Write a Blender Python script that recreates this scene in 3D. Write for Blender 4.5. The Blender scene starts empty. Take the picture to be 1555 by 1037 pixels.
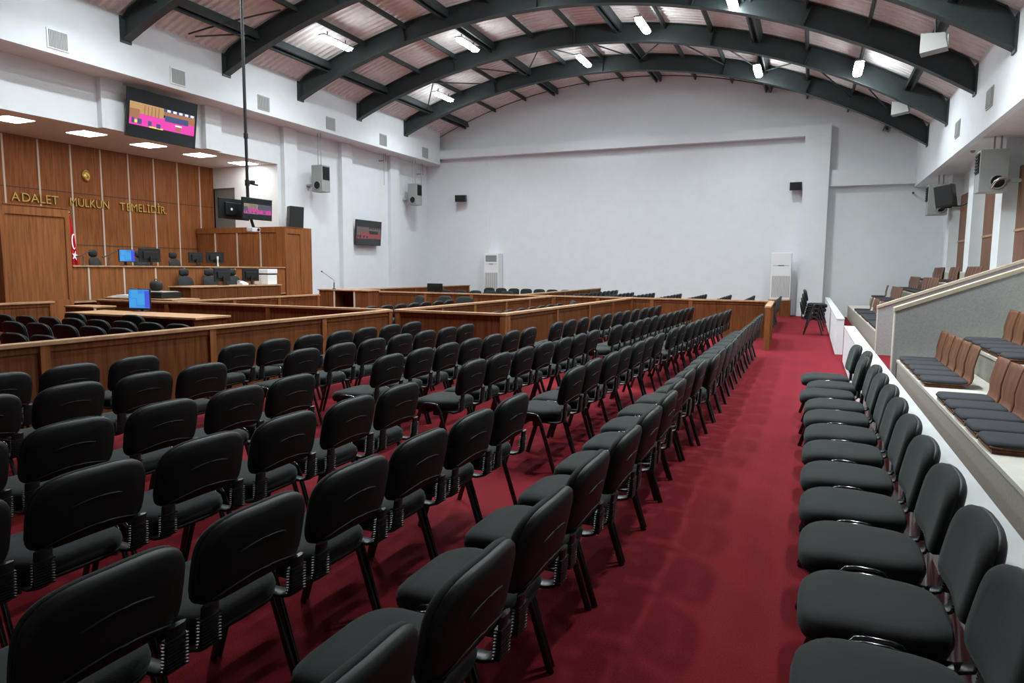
import bpy, bmesh, math, random
from mathutils import Matrix, Vector
random.seed(7)
C = bpy.context.scene.collection
PI = math.pi

# ------------------------------------------------------------------ materials
def new_mat(name):
    m = bpy.data.materials.new(name); m.use_nodes = True
    nt = m.node_tree; b = nt.nodes['Principled BSDF']
    return m, nt, b

def mat(name, col, rough=0.5, metal=0.0, noise=0.0, scale=40.0, bump=0.0, spec=0.5, emit=None, estr=0.0, stretch=(1, 1, 1)):
    m, nt, b = new_mat(name)
    b.inputs['Base Color'].default_value = (*col, 1)
    b.inputs['Roughness'].default_value = rough
    b.inputs['Metallic'].default_value = metal
    b.inputs['Specular IOR Level'].default_value = spec
    if noise or bump:
        tc = nt.nodes.new('ShaderNodeTexCoord'); mp = nt.nodes.new('ShaderNodeMapping')
        mp.inputs['Scale'].default_value = stretch
        nz = nt.nodes.new('ShaderNodeTexNoise'); nz.inputs['Scale'].default_value = scale; nz.inputs['Detail'].default_value = 4
        nt.links.new(tc.outputs['Object'], mp.inputs['Vector']); nt.links.new(mp.outputs['Vector'], nz.inputs['Vector'])
        if noise:
            r = nt.nodes.new('ShaderNodeValToRGB')
            r.color_ramp.elements[0].position = 0.3; r.color_ramp.elements[1].position = 0.7
            r.color_ramp.elements[0].color = (*[c * (1 - noise) for c in col], 1)
            r.color_ramp.elements[1].color = (*[min(1, c * (1 + noise)) for c in col], 1)
            nt.links.new(nz.outputs['Fac'], r.inputs['Fac']); nt.links.new(r.outputs['Color'], b.inputs['Base Color'])
        if bump:
            bp = nt.nodes.new('ShaderNodeBump'); bp.inputs['Strength'].default_value = bump; bp.inputs['Distance'].default_value = 0.01
            nt.links.new(nz.outputs['Fac'], bp.inputs['Height']); nt.links.new(bp.outputs['Normal'], b.inputs['Normal'])
    if emit:
        b.inputs['Emission Color'].default_value = (*emit, 1); b.inputs['Emission Strength'].default_value = estr
    return m

def wood_mat(name, dark, light, rough=0.42, stretch=(14, 14, 0.7)):
    m, nt, b = new_mat(name)
    tc = nt.nodes.new('ShaderNodeTexCoord'); mp = nt.nodes.new('ShaderNodeMapping'); mp.inputs['Scale'].default_value = stretch
    n1 = nt.nodes.new('ShaderNodeTexNoise'); n1.inputs['Scale'].default_value = 1.6; n1.inputs['Detail'].default_value = 6; n1.inputs['Distortion'].default_value = 0.6
    n2 = nt.nodes.new('ShaderNodeTexNoise'); n2.inputs['Scale'].default_value = 7.0; n2.inputs['Detail'].default_value = 3
    mx = nt.nodes.new('ShaderNodeMath'); mx.operation = 'MULTIPLY_ADD'; mx.inputs[1].default_value = 0.35
    r = nt.nodes.new('ShaderNodeValToRGB')
    r.color_ramp.elements[0].position = 0.45; r.color_ramp.elements[0].color = (*dark, 1)
    r.color_ramp.elements[1].position = 0.85; r.color_ramp.elements[1].color = (*light, 1)
    nt.links.new(tc.outputs['Object'], mp.inputs['Vector'])
    nt.links.new(mp.outputs['Vector'], n1.inputs['Vector']); nt.links.new(mp.outputs['Vector'], n2.inputs['Vector'])
    nt.links.new(n2.outputs['Fac'], mx.inputs[0]); nt.links.new(n1.outputs['Fac'], mx.inputs[2])
    nt.links.new(mx.outputs[0], r.inputs['Fac']); nt.links.new(r.outputs['Color'], b.inputs['Base Color'])
    b.inputs['Roughness'].default_value = rough; b.inputs['Specular IOR Level'].default_value = 0.09
    return m

def carpet_mat():
    m, nt, b = new_mat('red_carpet')
    tc = nt.nodes.new('ShaderNodeTexCoord')
    n1 = nt.nodes.new('ShaderNodeTexNoise'); n1.inputs['Scale'].default_value = 140; n1.inputs['Detail'].default_value = 3
    n2 = nt.nodes.new('ShaderNodeTexNoise'); n2.inputs['Scale'].default_value = 1.3; n2.inputs['Detail'].default_value = 5
    r1 = nt.nodes.new('ShaderNodeValToRGB'); r1.color_ramp.elements[0].position = .3; r1.color_ramp.elements[1].position = .75
    r1.color_ramp.elements[0].color = (.128, .0070, .0120, 1); r1.color_ramp.elements[1].color = (.222, .0140, .0225, 1)
    r2 = nt.nodes.new('ShaderNodeValToRGB'); r2.color_ramp.elements[0].position = .35; r2.color_ramp.elements[1].position = .65
    r2.color_ramp.elements[0].color = (.86, .86, .86, 1); r2.color_ramp.elements[1].color = (1, 1, 1, 1)
    mx = nt.nodes.new('ShaderNodeMixRGB'); mx.blend_type = 'MULTIPLY'; mx.inputs['Fac'].default_value = 1
    bp = nt.nodes.new('ShaderNodeBump'); bp.inputs['Strength'].default_value = .5; bp.inputs['Distance'].default_value = .004
    L = nt.links.new
    L(tc.outputs['Object'], n1.inputs['Vector']); L(tc.outputs['Object'], n2.inputs['Vector'])
    L(n1.outputs['Fac'], r1.inputs['Fac']); L(n2.outputs['Fac'], r2.inputs['Fac'])
    L(r1.outputs['Color'], mx.inputs['Color1']); L(r2.outputs['Color'], mx.inputs['Color2']); L(mx.outputs['Color'], b.inputs['Base Color'])
    L(n1.outputs['Fac'], bp.inputs['Height']); L(bp.outputs['Normal'], b.inputs['Normal'])
    b.inputs['Roughness'].default_value = .95; b.inputs['Specular IOR Level'].default_value = .12
    return m

M = {}
M['carpet'] = carpet_mat()
M['wall'] = mat('white_wall_paint', (.70, .73, .75), .75, noise=.02, scale=3, bump=.05, spec=.3)
M['soffit'] = mat('soffit_paint', (.66, .65, .65), .8, noise=.03, scale=4, spec=.2)
M['greywall'] = mat('grey_render', (.33, .335, .325), .85, noise=.10, scale=60, bump=.1, spec=.2)
M['riser'] = mat('stone_riser', (.40, .385, .33), .8, noise=.10, scale=50, spec=.2)
M['divcap'] = mat('beige_cap', (.46, .40, .30), .55, noise=.06, scale=14, spec=.3)
M['coping'] = mat('pale_coping', (.57, .585, .58), .6, noise=.03, scale=10, spec=.3)
M['cream'] = mat('cream_stone', (.56, .54, .475), .55, noise=.04, scale=12, spec=.35)
M['steel'] = mat('dark_green_steel', (.030, .041, .042), .5, noise=.12, scale=8, spec=.45)
M['deck'] = mat('roof_sheet', (.78, .755, .74), .75, noise=.08, scale=6, spec=.2)
M['wood'] = wood_mat('brown_panel_wood', (.085, .0275, .0088), (.168, .060, .021), .5)
M['wood_bench'] = wood_mat('bench_wall_wood', (.150, .053, .0175), (.272, .102, .037), .5)
M['cap'] = wood_mat('light_cap_wood', (.30, .165, .085), (.44, .265, .145), .4, (3, 3, 3))
M['strip'] = mat('pale_joint_strip', (.50, .42, .35), .5)
M['seam'] = mat('dark_seam', (.05, .025, .014), .7)
M['ply'] = wood_mat('seat_plywood', (.098, .040, .020), (.185, .082, .044), .36, (16, 16, .9))
M['doorwood'] = wood_mat('door_wood', (.12, .055, .031), (.20, .10, .06), .45)
M['plyedge'] = mat('plywood_edge', (.36, .22, .12), .5)
M['fabric'] = mat('charcoal_fabric', (.0165, .0195, .019), .85, noise=.18, scale=420, bump=.25, spec=.25)
for _m in (M['fabric'],):
    _b = _m.node_tree.nodes['Principled BSDF']; _b.inputs['Sheen Weight'].default_value = .13; _b.inputs['Sheen Roughness'].default_value = .30; _b.inputs['Sheen Tint'].default_value = (.85, 1, .98, 1)
M['gfabric'] = mat('grey_cushion_fabric', (.038, .0395, .045), .9, noise=.16, scale=300, bump=.2, spec=.2)
M['plastic'] = mat('black_plastic', (.0055, .0065, .006), .52, spec=.28)
M['satin'] = mat('satin_black_plastic', (.011, .012, .012), .38, spec=.45)
M['gloss'] = mat('glossy_black_tube', (.009, .010, .010), .16, spec=.7)
M['blacksatin'] = mat('black_satin', (.007, .008, .0085), .4, spec=.5)
M['mesh'] = mat('black_mesh_fabric', (.008, .009, .0095), .8, noise=.2, scale=300)
M['greybox'] = mat('grey_painted_metal', (.30, .32, .31), .5, spec=.4)
M['dark'] = mat('dark_void', (.010, .010, .010), .8)
M['ventm'] = mat('vent_grey', (.36, .37, .36), .5)
M['white'] = mat('white_plastic', (.74, .75, .75), .4, spec=.4)
M['offwhite'] = mat('offwhite_plastic', (.21, .207, .195), .5)
M['grille'] = mat('dark_grille', (.14, .145, .145), .5)
M['gold'] = mat('gold_metal', (.62, .42, .13), .38, metal=1.0)
M['redcloth'] = mat('red_flag_cloth', (.55, .012, .02), .75)
M['whitecloth'] = mat('white_flag_cloth', (.80, .78, .76), .75)
M['chrome'] = mat('chrome', (.6, .6, .6), .2, metal=1)
M['doorgrey'] = mat('grey_door_paint', (.16, .165, .155), .6)
M['paper'] = mat('paper_white', (.62, .63, .64), .7)
M['led'] = mat('led_diffuser', (.9, .9, .9), .4, emit=(.88, .97, 1.0), estr=48)
M['panel_led'] = mat('led_panel_diffuser', (.9, .9, .9), .4, emit=(1.0, .97, .93), estr=15)
M['screen_off'] = mat('dark_screen_glass', (.010, .012, .013), .12, spec=.6)
def em(name, col, s=1.0): return mat(name, (.01, .01, .01), .3, emit=col, estr=s)
M['blue1'] = em('screen_light_blue', (.045, .26, .56), .9)
M['blue2'] = em('screen_blue', (.035, .19, .53), .9)
M['blue3'] = em('screen_deep_blue', (.045, .07, .50), .9)
M['s_pink'] = em('picture_pink', (.60, .035, .30), 1.0)
M['s_tan'] = em('picture_tan', (.36, .21, .08), 1.0)
M['s_brown'] = em('picture_brown', (.26, .11, .05), 1.0)
M['s_navy'] = em('picture_navy', (.035, .05, .14), 1.0)
M['s_white'] = em('picture_white', (.75, .75, .80), 1.0)
M['s_yellow'] = em('picture_yellow', (.62, .55, .10), 1.0)
M['s_dpink'] = em('dim_picture_pink', (.36, .035, .20), 1.0)
M['s_dtan'] = em('dim_picture_tan', (.20, .16, .10), 1.0)
M['s_dnavy'] = em('dim_picture_navy', (.06, .055, .085), 1.0)
M['s_dred'] = em('dim_picture_red', (.16, .022, .03), 1.0)
M['s_dgrey'] = em('dim_picture_grey', (.07, .05, .052), 1.0)

# ------------------------------------------------------------------ mesh builder
class MB:
    def __init__(s): s.v = []; s.f = []; s.m = []; s.sm = []
    def add(s, vs, fs, mi=0, smooth=False):
        o = len(s.v); s.v += [tuple(v) for v in vs]
        for f in fs: s.f.append(tuple(i + o for i in f)); s.m.append(mi); s.sm.append(smooth)
        return s
    def box(s, x0, y0, z0, x1, y1, z1, mi=0):
        x0, x1 = min(x0, x1), max(x0, x1); y0, y1 = min(y0, y1), max(y0, y1); z0, z1 = min(z0, z1), max(z0, z1)
        vs = [(x0, y0, z0), (x1, y0, z0), (x1, y1, z0), (x0, y1, z0), (x0, y0, z1), (x1, y0, z1), (x1, y1, z1), (x0, y1, z1)]
        return s.add(vs, [(0, 3, 2, 1), (4, 5, 6, 7), (0, 1, 5, 4), (1, 2, 6, 5), (2, 3, 7, 6), (3, 0, 4, 7)], mi)
    def cbox(s, x0, y0, z0, x1, y1, z1, c=.006, mi=0):
        # box with chamfered edges
        bm = bmesh.new(); bmesh.ops.create_cube(bm, size=1)
        for v in bm.verts: v.co = Vector(((x0 + x1) / 2 + v.co.x * abs(x1 - x0), (y0 + y1) / 2 + v.co.y * abs(y1 - y0), (z0 + z1) / 2 + v.co.z * abs(z1 - z0)))
        bmesh.ops.bevel(bm, geom=bm.edges[:], offset=c, segments=2, affect='EDGES', profile=.6)
        bm.verts.index_update(); vs = [tuple(v.co) for v in bm.verts]; fs = [tuple(v.index for v in f.verts) for f in bm.faces]; bm.free()
        return s.add(vs, fs, mi)
    def quad(s, a, b, c, d, mi=0): return s.add([a, b, c, d], [(0, 1, 2, 3)], mi)
    def tube(s, pts, a, b=None, seg=8, ref=(1, 0, 0), mi=0, smooth=True):
        b = a if b is None else b; P = [Vector(p) for p in pts]; n = len(P); ref = Vector(ref); rings = []
        for i, p in enumerate(P):
            t = (P[min(i + 1, n - 1)] - P[max(i - 1, 0)]).normalized()
            r = ref - t * ref.dot(t)
            if r.length < 1e-4: r = Vector((0, 1, 0)) - t * t.y
            if r.length < 1e-4: r = Vector((0, 0, 1))
            r.normalize(); u = t.cross(r)
            rings.append([p + r * (a * math.cos(2 * PI * k / seg)) + u * (b * math.sin(2 * PI * k / seg)) for k in range(seg)])
        vs = [v for rg in rings for v in rg]; fs = []
        for i in range(n - 1):
            for k in range(seg):
                k2 = (k + 1) % seg; fs.append((i * seg + k, i * seg + k2, (i + 1) * seg + k2, (i + 1) * seg + k))
        s.add(vs, fs, mi, smooth)
        s.add(rings[0], [tuple(range(seg))[::-1]], mi); s.add(rings[-1], [tuple(range(seg))], mi)
        return s
    def lathe(s, prof, cx, cy, seg=16, mi=0, smooth=True):
        vs = []; fs = []
        for r, z in prof:
            for k in range(seg): vs.append((cx + r * math.cos(2 * PI * k / seg), cy + r * math.sin(2 * PI * k / seg), z))
        for i in range(len(prof) - 1):
            for k in range(seg):
                k2 = (k + 1) % seg; fs.append((i * seg + k, i * seg + k2, (i + 1) * seg + k2, (i + 1) * seg + k))
        s.add(vs, fs, mi, smooth); n = len(prof)
        s.add(vs[:seg], [tuple(range(seg))[::-1]], mi); s.add(vs[(n - 1) * seg:], [tuple(range(seg))], mi)
        return s
    def pad(s, outline, prof, mp, mi=0):
        # rounded slab: outline of (u, v), levels (inset, w); mp maps (u, v, w) to space
        n = len(outline); cu = sum(p[0] for p in outline) / n; cv = sum(p[1] for p in outline) / n; vs = []; fs = []
        for ins, w in prof:
            for (u, v) in outline:
                du, dv = u - cu, v - cv; d = math.hypot(du, dv); k = max(0.02, 1 - ins / d)
                vs.append(mp(cu + du * k, cv + dv * k, w))
        for i in range(len(prof) - 1):
            for k in range(n):
                k2 = (k + 1) % n; fs.append((i * n + k, i * n + k2, (i + 1) * n + k2, (i + 1) * n + k))
        L = len(prof); c0 = len(vs); vs.append(mp(cu, cv, prof[0][1])); vs.append(mp(cu, cv, prof[-1][1]))
        for k in range(n):
            k2 = (k + 1) % n; fs.append((c0, k2, k)); fs.append((c0 + 1, (L - 1) * n + k, (L - 1) * n + k2))
        return s.add(vs, fs, mi, True)
    def prism(s, poly, axis, a, b, mi=0):
        # polygon in the two other axes extruded along axis from a to b
        def P(p, t):
            return (t, p[0], p[1]) if axis == 'x' else ((p[0], t, p[1]) if axis == 'y' else (p[0], p[1], t))
        n = len(poly); vs = [P(p, a) for p in poly] + [P(p, b) for p in poly]
        fs = [tuple(range(n)), tuple(range(2 * n - 1, n - 1, -1))]
        for k in range(n): k2 = (k + 1) % n; fs.append((k, k + n, k2 + n, k2))
        return s.add(vs, fs, mi)
    def xf(s, mtx):
        s.v = [tuple(mtx @ Vector(v)) for v in s.v]; return s
    def mesh(s, name, mats):
        me = bpy.data.meshes.new(name); me.from_pydata(s.v, [], s.f)
        for m_ in (mats if isinstance(mats, (list, tuple)) else [mats]): me.materials.append(m_)
        me.polygons.foreach_set('material_index', s.m); me.polygons.foreach_set('use_smooth', s.sm)
        bm = bmesh.new(); bm.from_mesh(me); bmesh.ops.recalc_face_normals(bm, faces=bm.faces[:]); bm.to_mesh(me); bm.free()
        me.update(); return me
    def build(s, name, mats, parent=None, loc=None, rotz=0):
        o = bpy.data.objects.new(name, s.mesh(name, mats)); C.objects.link(o)
        if parent: o.parent = parent
        if loc: o.location = loc
        if rotz: o.rotation_euler = (0, 0, rotz)
        return o

def tag(o, label, cat, group=None, kind=None):
    if label: o['label'] = label
    if cat: o['category'] = cat
    if group: o['group'] = group
    if kind: o['kind'] = kind
    return o
def thing(name, label, cat, loc=(0, 0, 0), rotz=0, group=None):
    o = bpy.data.objects.new(name, None); C.objects.link(o); o.empty_display_size = .1
    o.location = loc; o.rotation_euler = (0, 0, rotz); return tag(o, label, cat, group)
def struct(name, mb, m): return tag(mb.build(name, m), None, None, None, 'structure')
KIDS = {}
def dup(root, loc, rotz, label, group=None):
    r = root.copy(); C.objects.link(r); r.location = loc; r.rotation_euler = (0, 0, rotz); r['label'] = label
    if group: r['group'] = group
    for ch in KIDS.setdefault(root.name, list(root.children)):
        c = ch.copy(); C.objects.link(c); c.parent = r
        for g in KIDS.setdefault(ch.name, list(ch.children)):
            d = g.copy(); C.objects.link(d); d.parent = c
    return r

ORD = ['', 'first', 'second', 'third', 'fourth', 'fifth', 'sixth', 'seventh', 'eighth', 'ninth', 'tenth', 'eleventh', 'twelfth', 'thirteenth',
       'fourteenth', 'fifteenth', 'sixteenth', 'seventeenth', 'eighteenth', 'nineteenth', 'twentieth', 'twenty-first', 'twenty-second', 'twenty-third', 'twenty-fourth']

# ------------------------------------------------------------------ room shell
XL, XR, XW, XB, YB, YF = -14.67, 2.99, -15.53, -18.26, 26.39, -4.0
ACX, ACZ, AR = -7.073, -10.036, 18.348           # roof arches: centre and radius of their lower edge
def arcz(x, d=0.0): return ACZ + math.sqrt((AR + d) ** 2 - (x - ACX) ** 2)

struct('floor', MB().box(-18.6, YF, -.12, 4.2, 26.7, 0), M['carpet'])
# gable wall
pts = [(-18.5, 0), (4.05, 0), (4.05, arcz(3.05, .5))]
for i in range(41):
    x = 3.05 + (-14.9 - 3.05) * i / 40; pts.append((x, arcz(x, .50)))
pts.append((-18.5, arcz(-14.9, .5)))
struct('wall_back', MB().prism(pts, 'y', YB, YB + .25), M['wall'])
struct('wall_front', MB().prism(pts, 'y', YF - .25, YF), M['wall'])
struct('wall_left', MB().box(XW - .12, 17.34, 0, XW, YB, 6.2), M['wall'])
w = MB().box(XW - .12, YF, 4.78, XW, 17.34, 6.2); struct('wall_lintel', w, M['wall'])
struct('wall_bench', MB().box(XB - .15, YF, 0, XB, 17.22, 4.95), M['wood_bench'])
# alcove end wall with the dark doorway
w = MB(); w.box(XB - .1, 17.22, 4.12, XW - .12, 17.34, 4.95); w.box(-17.34, 17.22, 0, XW, 17.34, 4.12); w.box(XW - .12, 17.22, 4.12, XW, 17.34, 4.78)
struct('wall_alcove', w, M['wall'])
struct('door_1', MB().box(XB, 17.27, 0, -17.34, 17.32, 4.12), M['doorgrey'])
struct('ceiling_alcove', MB().box(XB - .1, YF, 4.781, XW - .12, 17.22, 4.9), M['soffit'])
struct('ceiling_soffit_left', MB().box(XW, YF, 5.941, XL - .151, YB, 6.1), M['soffit'])
struct('trim_1', MB().box(XL - .15, YF, 5.94, XL, 26.04, 7.45), M['wall'])                    # left fascia
struct('wall_right', MB().box(3.88, YF, 0, 4.05, YB, 4.6), M['wall'])
struct('ceiling_soffit_right', MB().box(XR + .151, YF, 4.361, 3.9, YB, 4.5), M['soffit'])
struct('trim_2', MB().box(XR, YF, 4.36, XR + .15, YB, 6.15), M['wall'])                       # right fascia
k = 3
for y0, y1, z0, z1 in [(11.29, 11.87, 4.785, 5.95), (14.31, 14.86, 4.785, 5.95), (8.3, 8.88, 4.785, 5.95), (17.36, 17.96, 0, 5.95), (20.27, 20.87, 0, 5.95), (23.35, 23.95, 0, 5.95)]:
    struct('trim_%d' % k, MB().box(XW, y0, z0, XW + .16, y1, z1), M['wall']); k += 1
for y0 in (23.4, 20.4, 17.47, 14.5, 11.5):
    struct('trim_%d' % k, MB().box(3.6, y0, 0, 3.88, y0 + .6, 4.37), M['wall']); k += 1
struct('trim_%d' % k, MB().box(XL, 26.04, 6.17, .40, YB, 6.52), M['wall']); k += 1            # ring beam on the back wall
struct('trim_%d' % k, MB().box(-.40, 26.03, 0, .41, YB, 6.165), M['wall']); k += 1            # column
struct('trim_%d' % k, MB().box(.41, 26.16, 4.46, XR - .002, YB, 5.0), M['wall']); k += 1      # lower beam on the right
# timber doors high on the right wall
n = 2
for y0 in (18.25, 15.3, 21.3):
    d = struct('door_%d' % n, MB().box(3.83, y0, 1.35, 3.878, y0 + 2.0, 3.75), M['doorwood']); n += 1
    MB().box(3.81, y0, 2.42, 3.832, y0 + 2.0, 2.47).build('door_rail', M['cap'], d)
# wood wall joints
w = MB(); w2 = MB()
for i in range(-9, 8):
    y = 10.75 + .844 * i
    if YF < y < 17: w.box(XB, y - .022, 0.02, XB + .012, y + .022, 4.76)
for z in (2.12, 3.50): w2.box(XB, YF + .1, z - .012, XB + .006, 17.2, z + .012)
struct('trim_%d' % k, w, M['strip']); k += 1
struct('trim_%d' % k, w2, M['seam']); k += 1

# roof deck: corrugated sheet bent over the arches
NX = 30; prof = []
y = YF - .1
while y < YB + .02:
    prof += [(y, 0), (y + .07, 0), (y + .10, .055), (y + .18, .055)]; y += .21
vs = []; fs = []; a0 = math.asin((-14.95 - ACX) / (AR + .5)); a1 = math.asin((3.3 - ACX) / (AR + .5))
for i in range(NX + 1):
    a = a0 + (a1 - a0) * i / NX
    for (yy, h) in prof:
        r = AR + .535 + h; vs.append((ACX + r * math.sin(a), yy, ACZ + r * math.cos(a)))
np_ = len(prof)
for i in range(NX):
    for j in range(np_ - 1): fs.append((i * np_ + j, i * np_ + j + 1, (i + 1) * np_ + j + 1, (i + 1) * np_ + j))
ceil = struct('ceiling', MB().add(vs, fs), M['deck'])
# outer skin so the sheet has a back
PUR = [-13.55, -12.2, -10.87, -9.6, -8.25, -6.9, -5.55, -4.22, -2.93, -1.68, -.44, .84, 2.05]
BEAMY = [(-3.4, -3.9), (-.4, -.6), (2.55, 2.8), (5.5, 6.0), (8.5, 8.7), (11.45, 11.6), (14.41, 14.45), (17.34, 17.52), (20.34, 20.78), (23.35, 24.0)]
def beam_y(bi, x): a, b = BEAMY[bi]; return a + (b - a) * (x - XL) / (XR - XL)
for pi, x in enumerate(PUR):
    th = math.asin((x - ACX) / (AR + .3)); wdt = .024
    mb = MB()
    def P(u, d): return (ACX + (AR + d) * math.sin(th) + u * math.cos(th), ACZ + (AR + d) * math.cos(th) - u * math.sin(th))
    lo = .38 if pi % 3 else .26
    if pi % 3: secs = [[P(-wdt, lo), P(wdt, lo), P(wdt, .53), P(-wdt, .53)]]
    else: secs = [[P(-.10, lo), P(-.05, lo), P(-.05, .53), P(-.10, .53)], [P(.05, lo + .03), P(.10, lo + .03), P(.10, .53), P(.05, .53)], [P(-.05, lo + .12), P(.05, lo + .12), P(.05, lo + .14), P(-.05, lo + .14)]]
    for sec in secs: mb.prism(sec, 'y', YF, YB - .02)
    mb.build('purlin', M['steel'], ceil)
# wind bracing rods
for (xa, ya, xb, yb) in [(-13.5, 23.0, -12.2, 21.2), (-12.2, 21.2, -10.9, 23.3), (-9.6, 23.3, -10.9, 21.0), (-9.6, 23.3, -8.2, 21.0), (-8.2, 21.0, -6.9, 23.5), (-5.6, 23.5, -6.9, 21.0), (-5.6, 23.5, -4.2, 21.0), (-4.2, 21.0, -2.9, 23.6), (-1.7, 23.7, -2.9, 21.0), (-1.7, 23.7, -.4, 21.2), (-.4, 21.2, .84, 23.8), (-.4, 21.2, -1.7, 23.7), (2.0, 23.9, .84, 21.2), (-13.5, 14.0, -14.2, 13.0), (-14.2, 12.8, -12.3, 13.9)]:
    p = [(xa + (xb - xa) * t / 6, ya + (yb - ya) * t / 6) for t in range(7)]
    MB().tube([(x, y, arcz(max(-14.6, x), .30)) for x, y in p], .022, seg=6).build('bracing_rod', M['steel'], ceil)

# steel arches (I-section)
def arch(bi, label):
    t = thing('steel_arch', label, 'roof beam', (XL, beam_y(bi, XL), 0), group='dark green roof arches')
    n = 40; xa, xb = XL + .01, XR - .01
    def sweep(d0, d1, hw):
        vs = []; fs = []
        for i in range(n + 1):
            x = xa + (xb - xa) * i / n; th = math.asin((x - ACX) / AR); yc = beam_y(bi, x) - beam_y(bi, XL)
            for (d, s_) in ((d0, -hw), (d0, hw), (d1, hw), (d1, -hw)):
                xx = max(xa, min(xb, ACX + (AR + d) * math.sin(th)))
                vs.append((xx - XL, yc + s_, ACZ + (AR + d) * math.cos(th)))
        for i in range(n):
            for k_ in range(4):
                k2 = (k_ + 1) % 4; fs.append((i * 4 + k_, i * 4 + k2, (i + 1) * 4 + k2, (i + 1) * 4 + k_))
        fs += [(3, 2, 1, 0), tuple(n * 4 + q for q in range(4))]
        return MB().add(vs, fs)
    sweep(0, .02, .11).build('bottom_flange', M['steel'], t)
    sweep(.02, .50, .012).build('web', M['steel'], t)
    sweep(.50, .525, .11).build('top_flange', M['steel'], t)
    ml = MB().box(0, -.14, arcz(XL) - .03, .03, .14, arcz(XL, .5) + .0); ml.build('end_plate', M['steel'], t)
    yc = beam_y(bi, XR) - beam_y(bi, XL)
    MB().box(XR - XL - .03, yc - .14, arcz(XR) - .03, XR - XL, yc + .14, arcz(XR, .5)).build('end_plate', M['steel'], t)
    # stiffeners below the purlins
    for x in (-10.87, -6.9, -2.93, -.44):
        th = math.asin((x - ACX) / AR); mb = MB()
        a = (ACX + (AR + .02) * math.sin(th) - XL, ACZ + (AR + .02) * math.cos(th)); b = (ACX + (AR + .5) * math.sin(th) - XL, ACZ + (AR + .5) * math.cos(th))
        yc = beam_y(bi, x) - beam_y(bi, XL); mb.prism([(a[0] - .008, a[1]), (a[0] + .008, a[1]), (b[0] + .008, b[1]), (b[0] - .008, b[1])], 'y', yc - .1, yc + .1)
        mb.build('stiffener', M['steel'], t)
    return t
arch(9, 'dark green curved steel roof arch nearest the white back wall')
arch(8, 'dark green curved steel roof arch, second from the back wall')
arch(7, 'dark green curved steel roof arch, third from the back wall')
arch(6, 'dark green curved steel roof arch, fourth from the back wall')
arch(5, 'dark green curved steel roof arch with left foot above the big wall television')
arch(4, 'dark green curved steel roof arch overhead, sixth from the back wall')
arch(3, 'dark green curved steel roof arch overhead, seventh from the back wall')

# ------------------------------------------------------------------ luminaires
def hall_light(x, y, label, power=74):
    z = arcz(x, .10)
    t = thing('ceiling_light', label, 'ceiling light', (x, y, z), group='long led lights under the roof')
    MB().cbox(-.107, -.64, .0, .107, .64, .04, .008).build('housing', M['greybox'], t)
    o = [(.105 * math.copysign(abs(math.cos(a)) ** .5, math.cos(a)), .62 * math.copysign(abs(math.sin(a)) ** .4, math.sin(a))) for a in [2 * PI * i / 28 for i in range(28)]]
    MB().pad(o, [(.0, .0), (0, .038), (.008, .055), (.035, .065)], lambda u, v, w: (u, v, -w)).build('diffuser', M['led'], t)
    la = bpy.data.lights.new('ceiling_lamp', 'AREA'); la.shape = 'RECTANGLE'; la.size = .19; la.size_y = 1.2; la.energy = power; la.spread = math.radians(138); la.color = (.88, .97, 1.0)
    lo = bpy.data.objects.new('ceiling_lamp', la); C.objects.link(lo); lo.parent = t; lo.location = (0, 0, -.072)
    MB().box(-.01, -.4, .06, .01, -.38, .17).box(-.01, .38, .06, .01, .4, .17).build('hanger', M['steel'], t)
for x, y, lab in [(-12.2, 15.95, 'glowing long led roof light farthest left, above the hanging monitors'), (-9.72, 18.95, 'glowing long led roof light between third and second arches, left half'),
                  (-12.3, 22.1, 'small glowing led roof light in far left bay above the wall heaters'), (-7.2, 22.4, 'glowing led roof light in the last bay, left of the roof centre'),
                  (-4.55, 19.35, 'bright led roof light right of the roof centre, third bay'), (-1.78, 22.8, 'glowing led roof light in the last bay, right half'),
                  (.84, 19.7, 'brightest rightmost led roof light near the right wall'), (-1.95, 16.9, 'led roof light half hidden at the top edge behind an arch'),
                  (-7.0, 16.1, 'long led roof light above the middle of the picture, out of frame')]:
    hall_light(x, y, lab, 52 if x == .84 else 74)
for y, xs in ((13.0, (-9.6, -4.22, .84)), (10.0, (-12.2, -6.9, -1.68)), (7.1, (-9.6, -4.22, .84))):  # unseen rows carrying on the lamp stagger, added to brighten the near hall
    for i, x in enumerate(xs): hall_light(x, y, 'added led roof light out of frame overhead, %s from left in %s unseen row' % (ORD[i + 1], {13: 'farthest', 10: 'middle', 7: 'nearest'}[int(y)]), 115 if y > 8 else 95)
for i, y in enumerate((9.9, 11.62, 13.33, 15.02, 16.68, 8.2, 6.5)):
    lab = ['leftmost', 'second', 'third', 'fourth', 'farthest right', 'hidden nearer', 'hidden nearest'][i]
    t = thing('panel_light', '%s square led panel in the low ceiling above the wooden bench wall' % lab, 'ceiling light', (-16.4, y, 4.781), group='square alcove lights')
    MB().box(-.36, -.32, -.012, .36, .32, 0).build('frame', M['white'], t)
    MB().box(-.33, -.29, -.018, .33, .29, -.011).build('diffuser', M['panel_led'], t)

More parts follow.
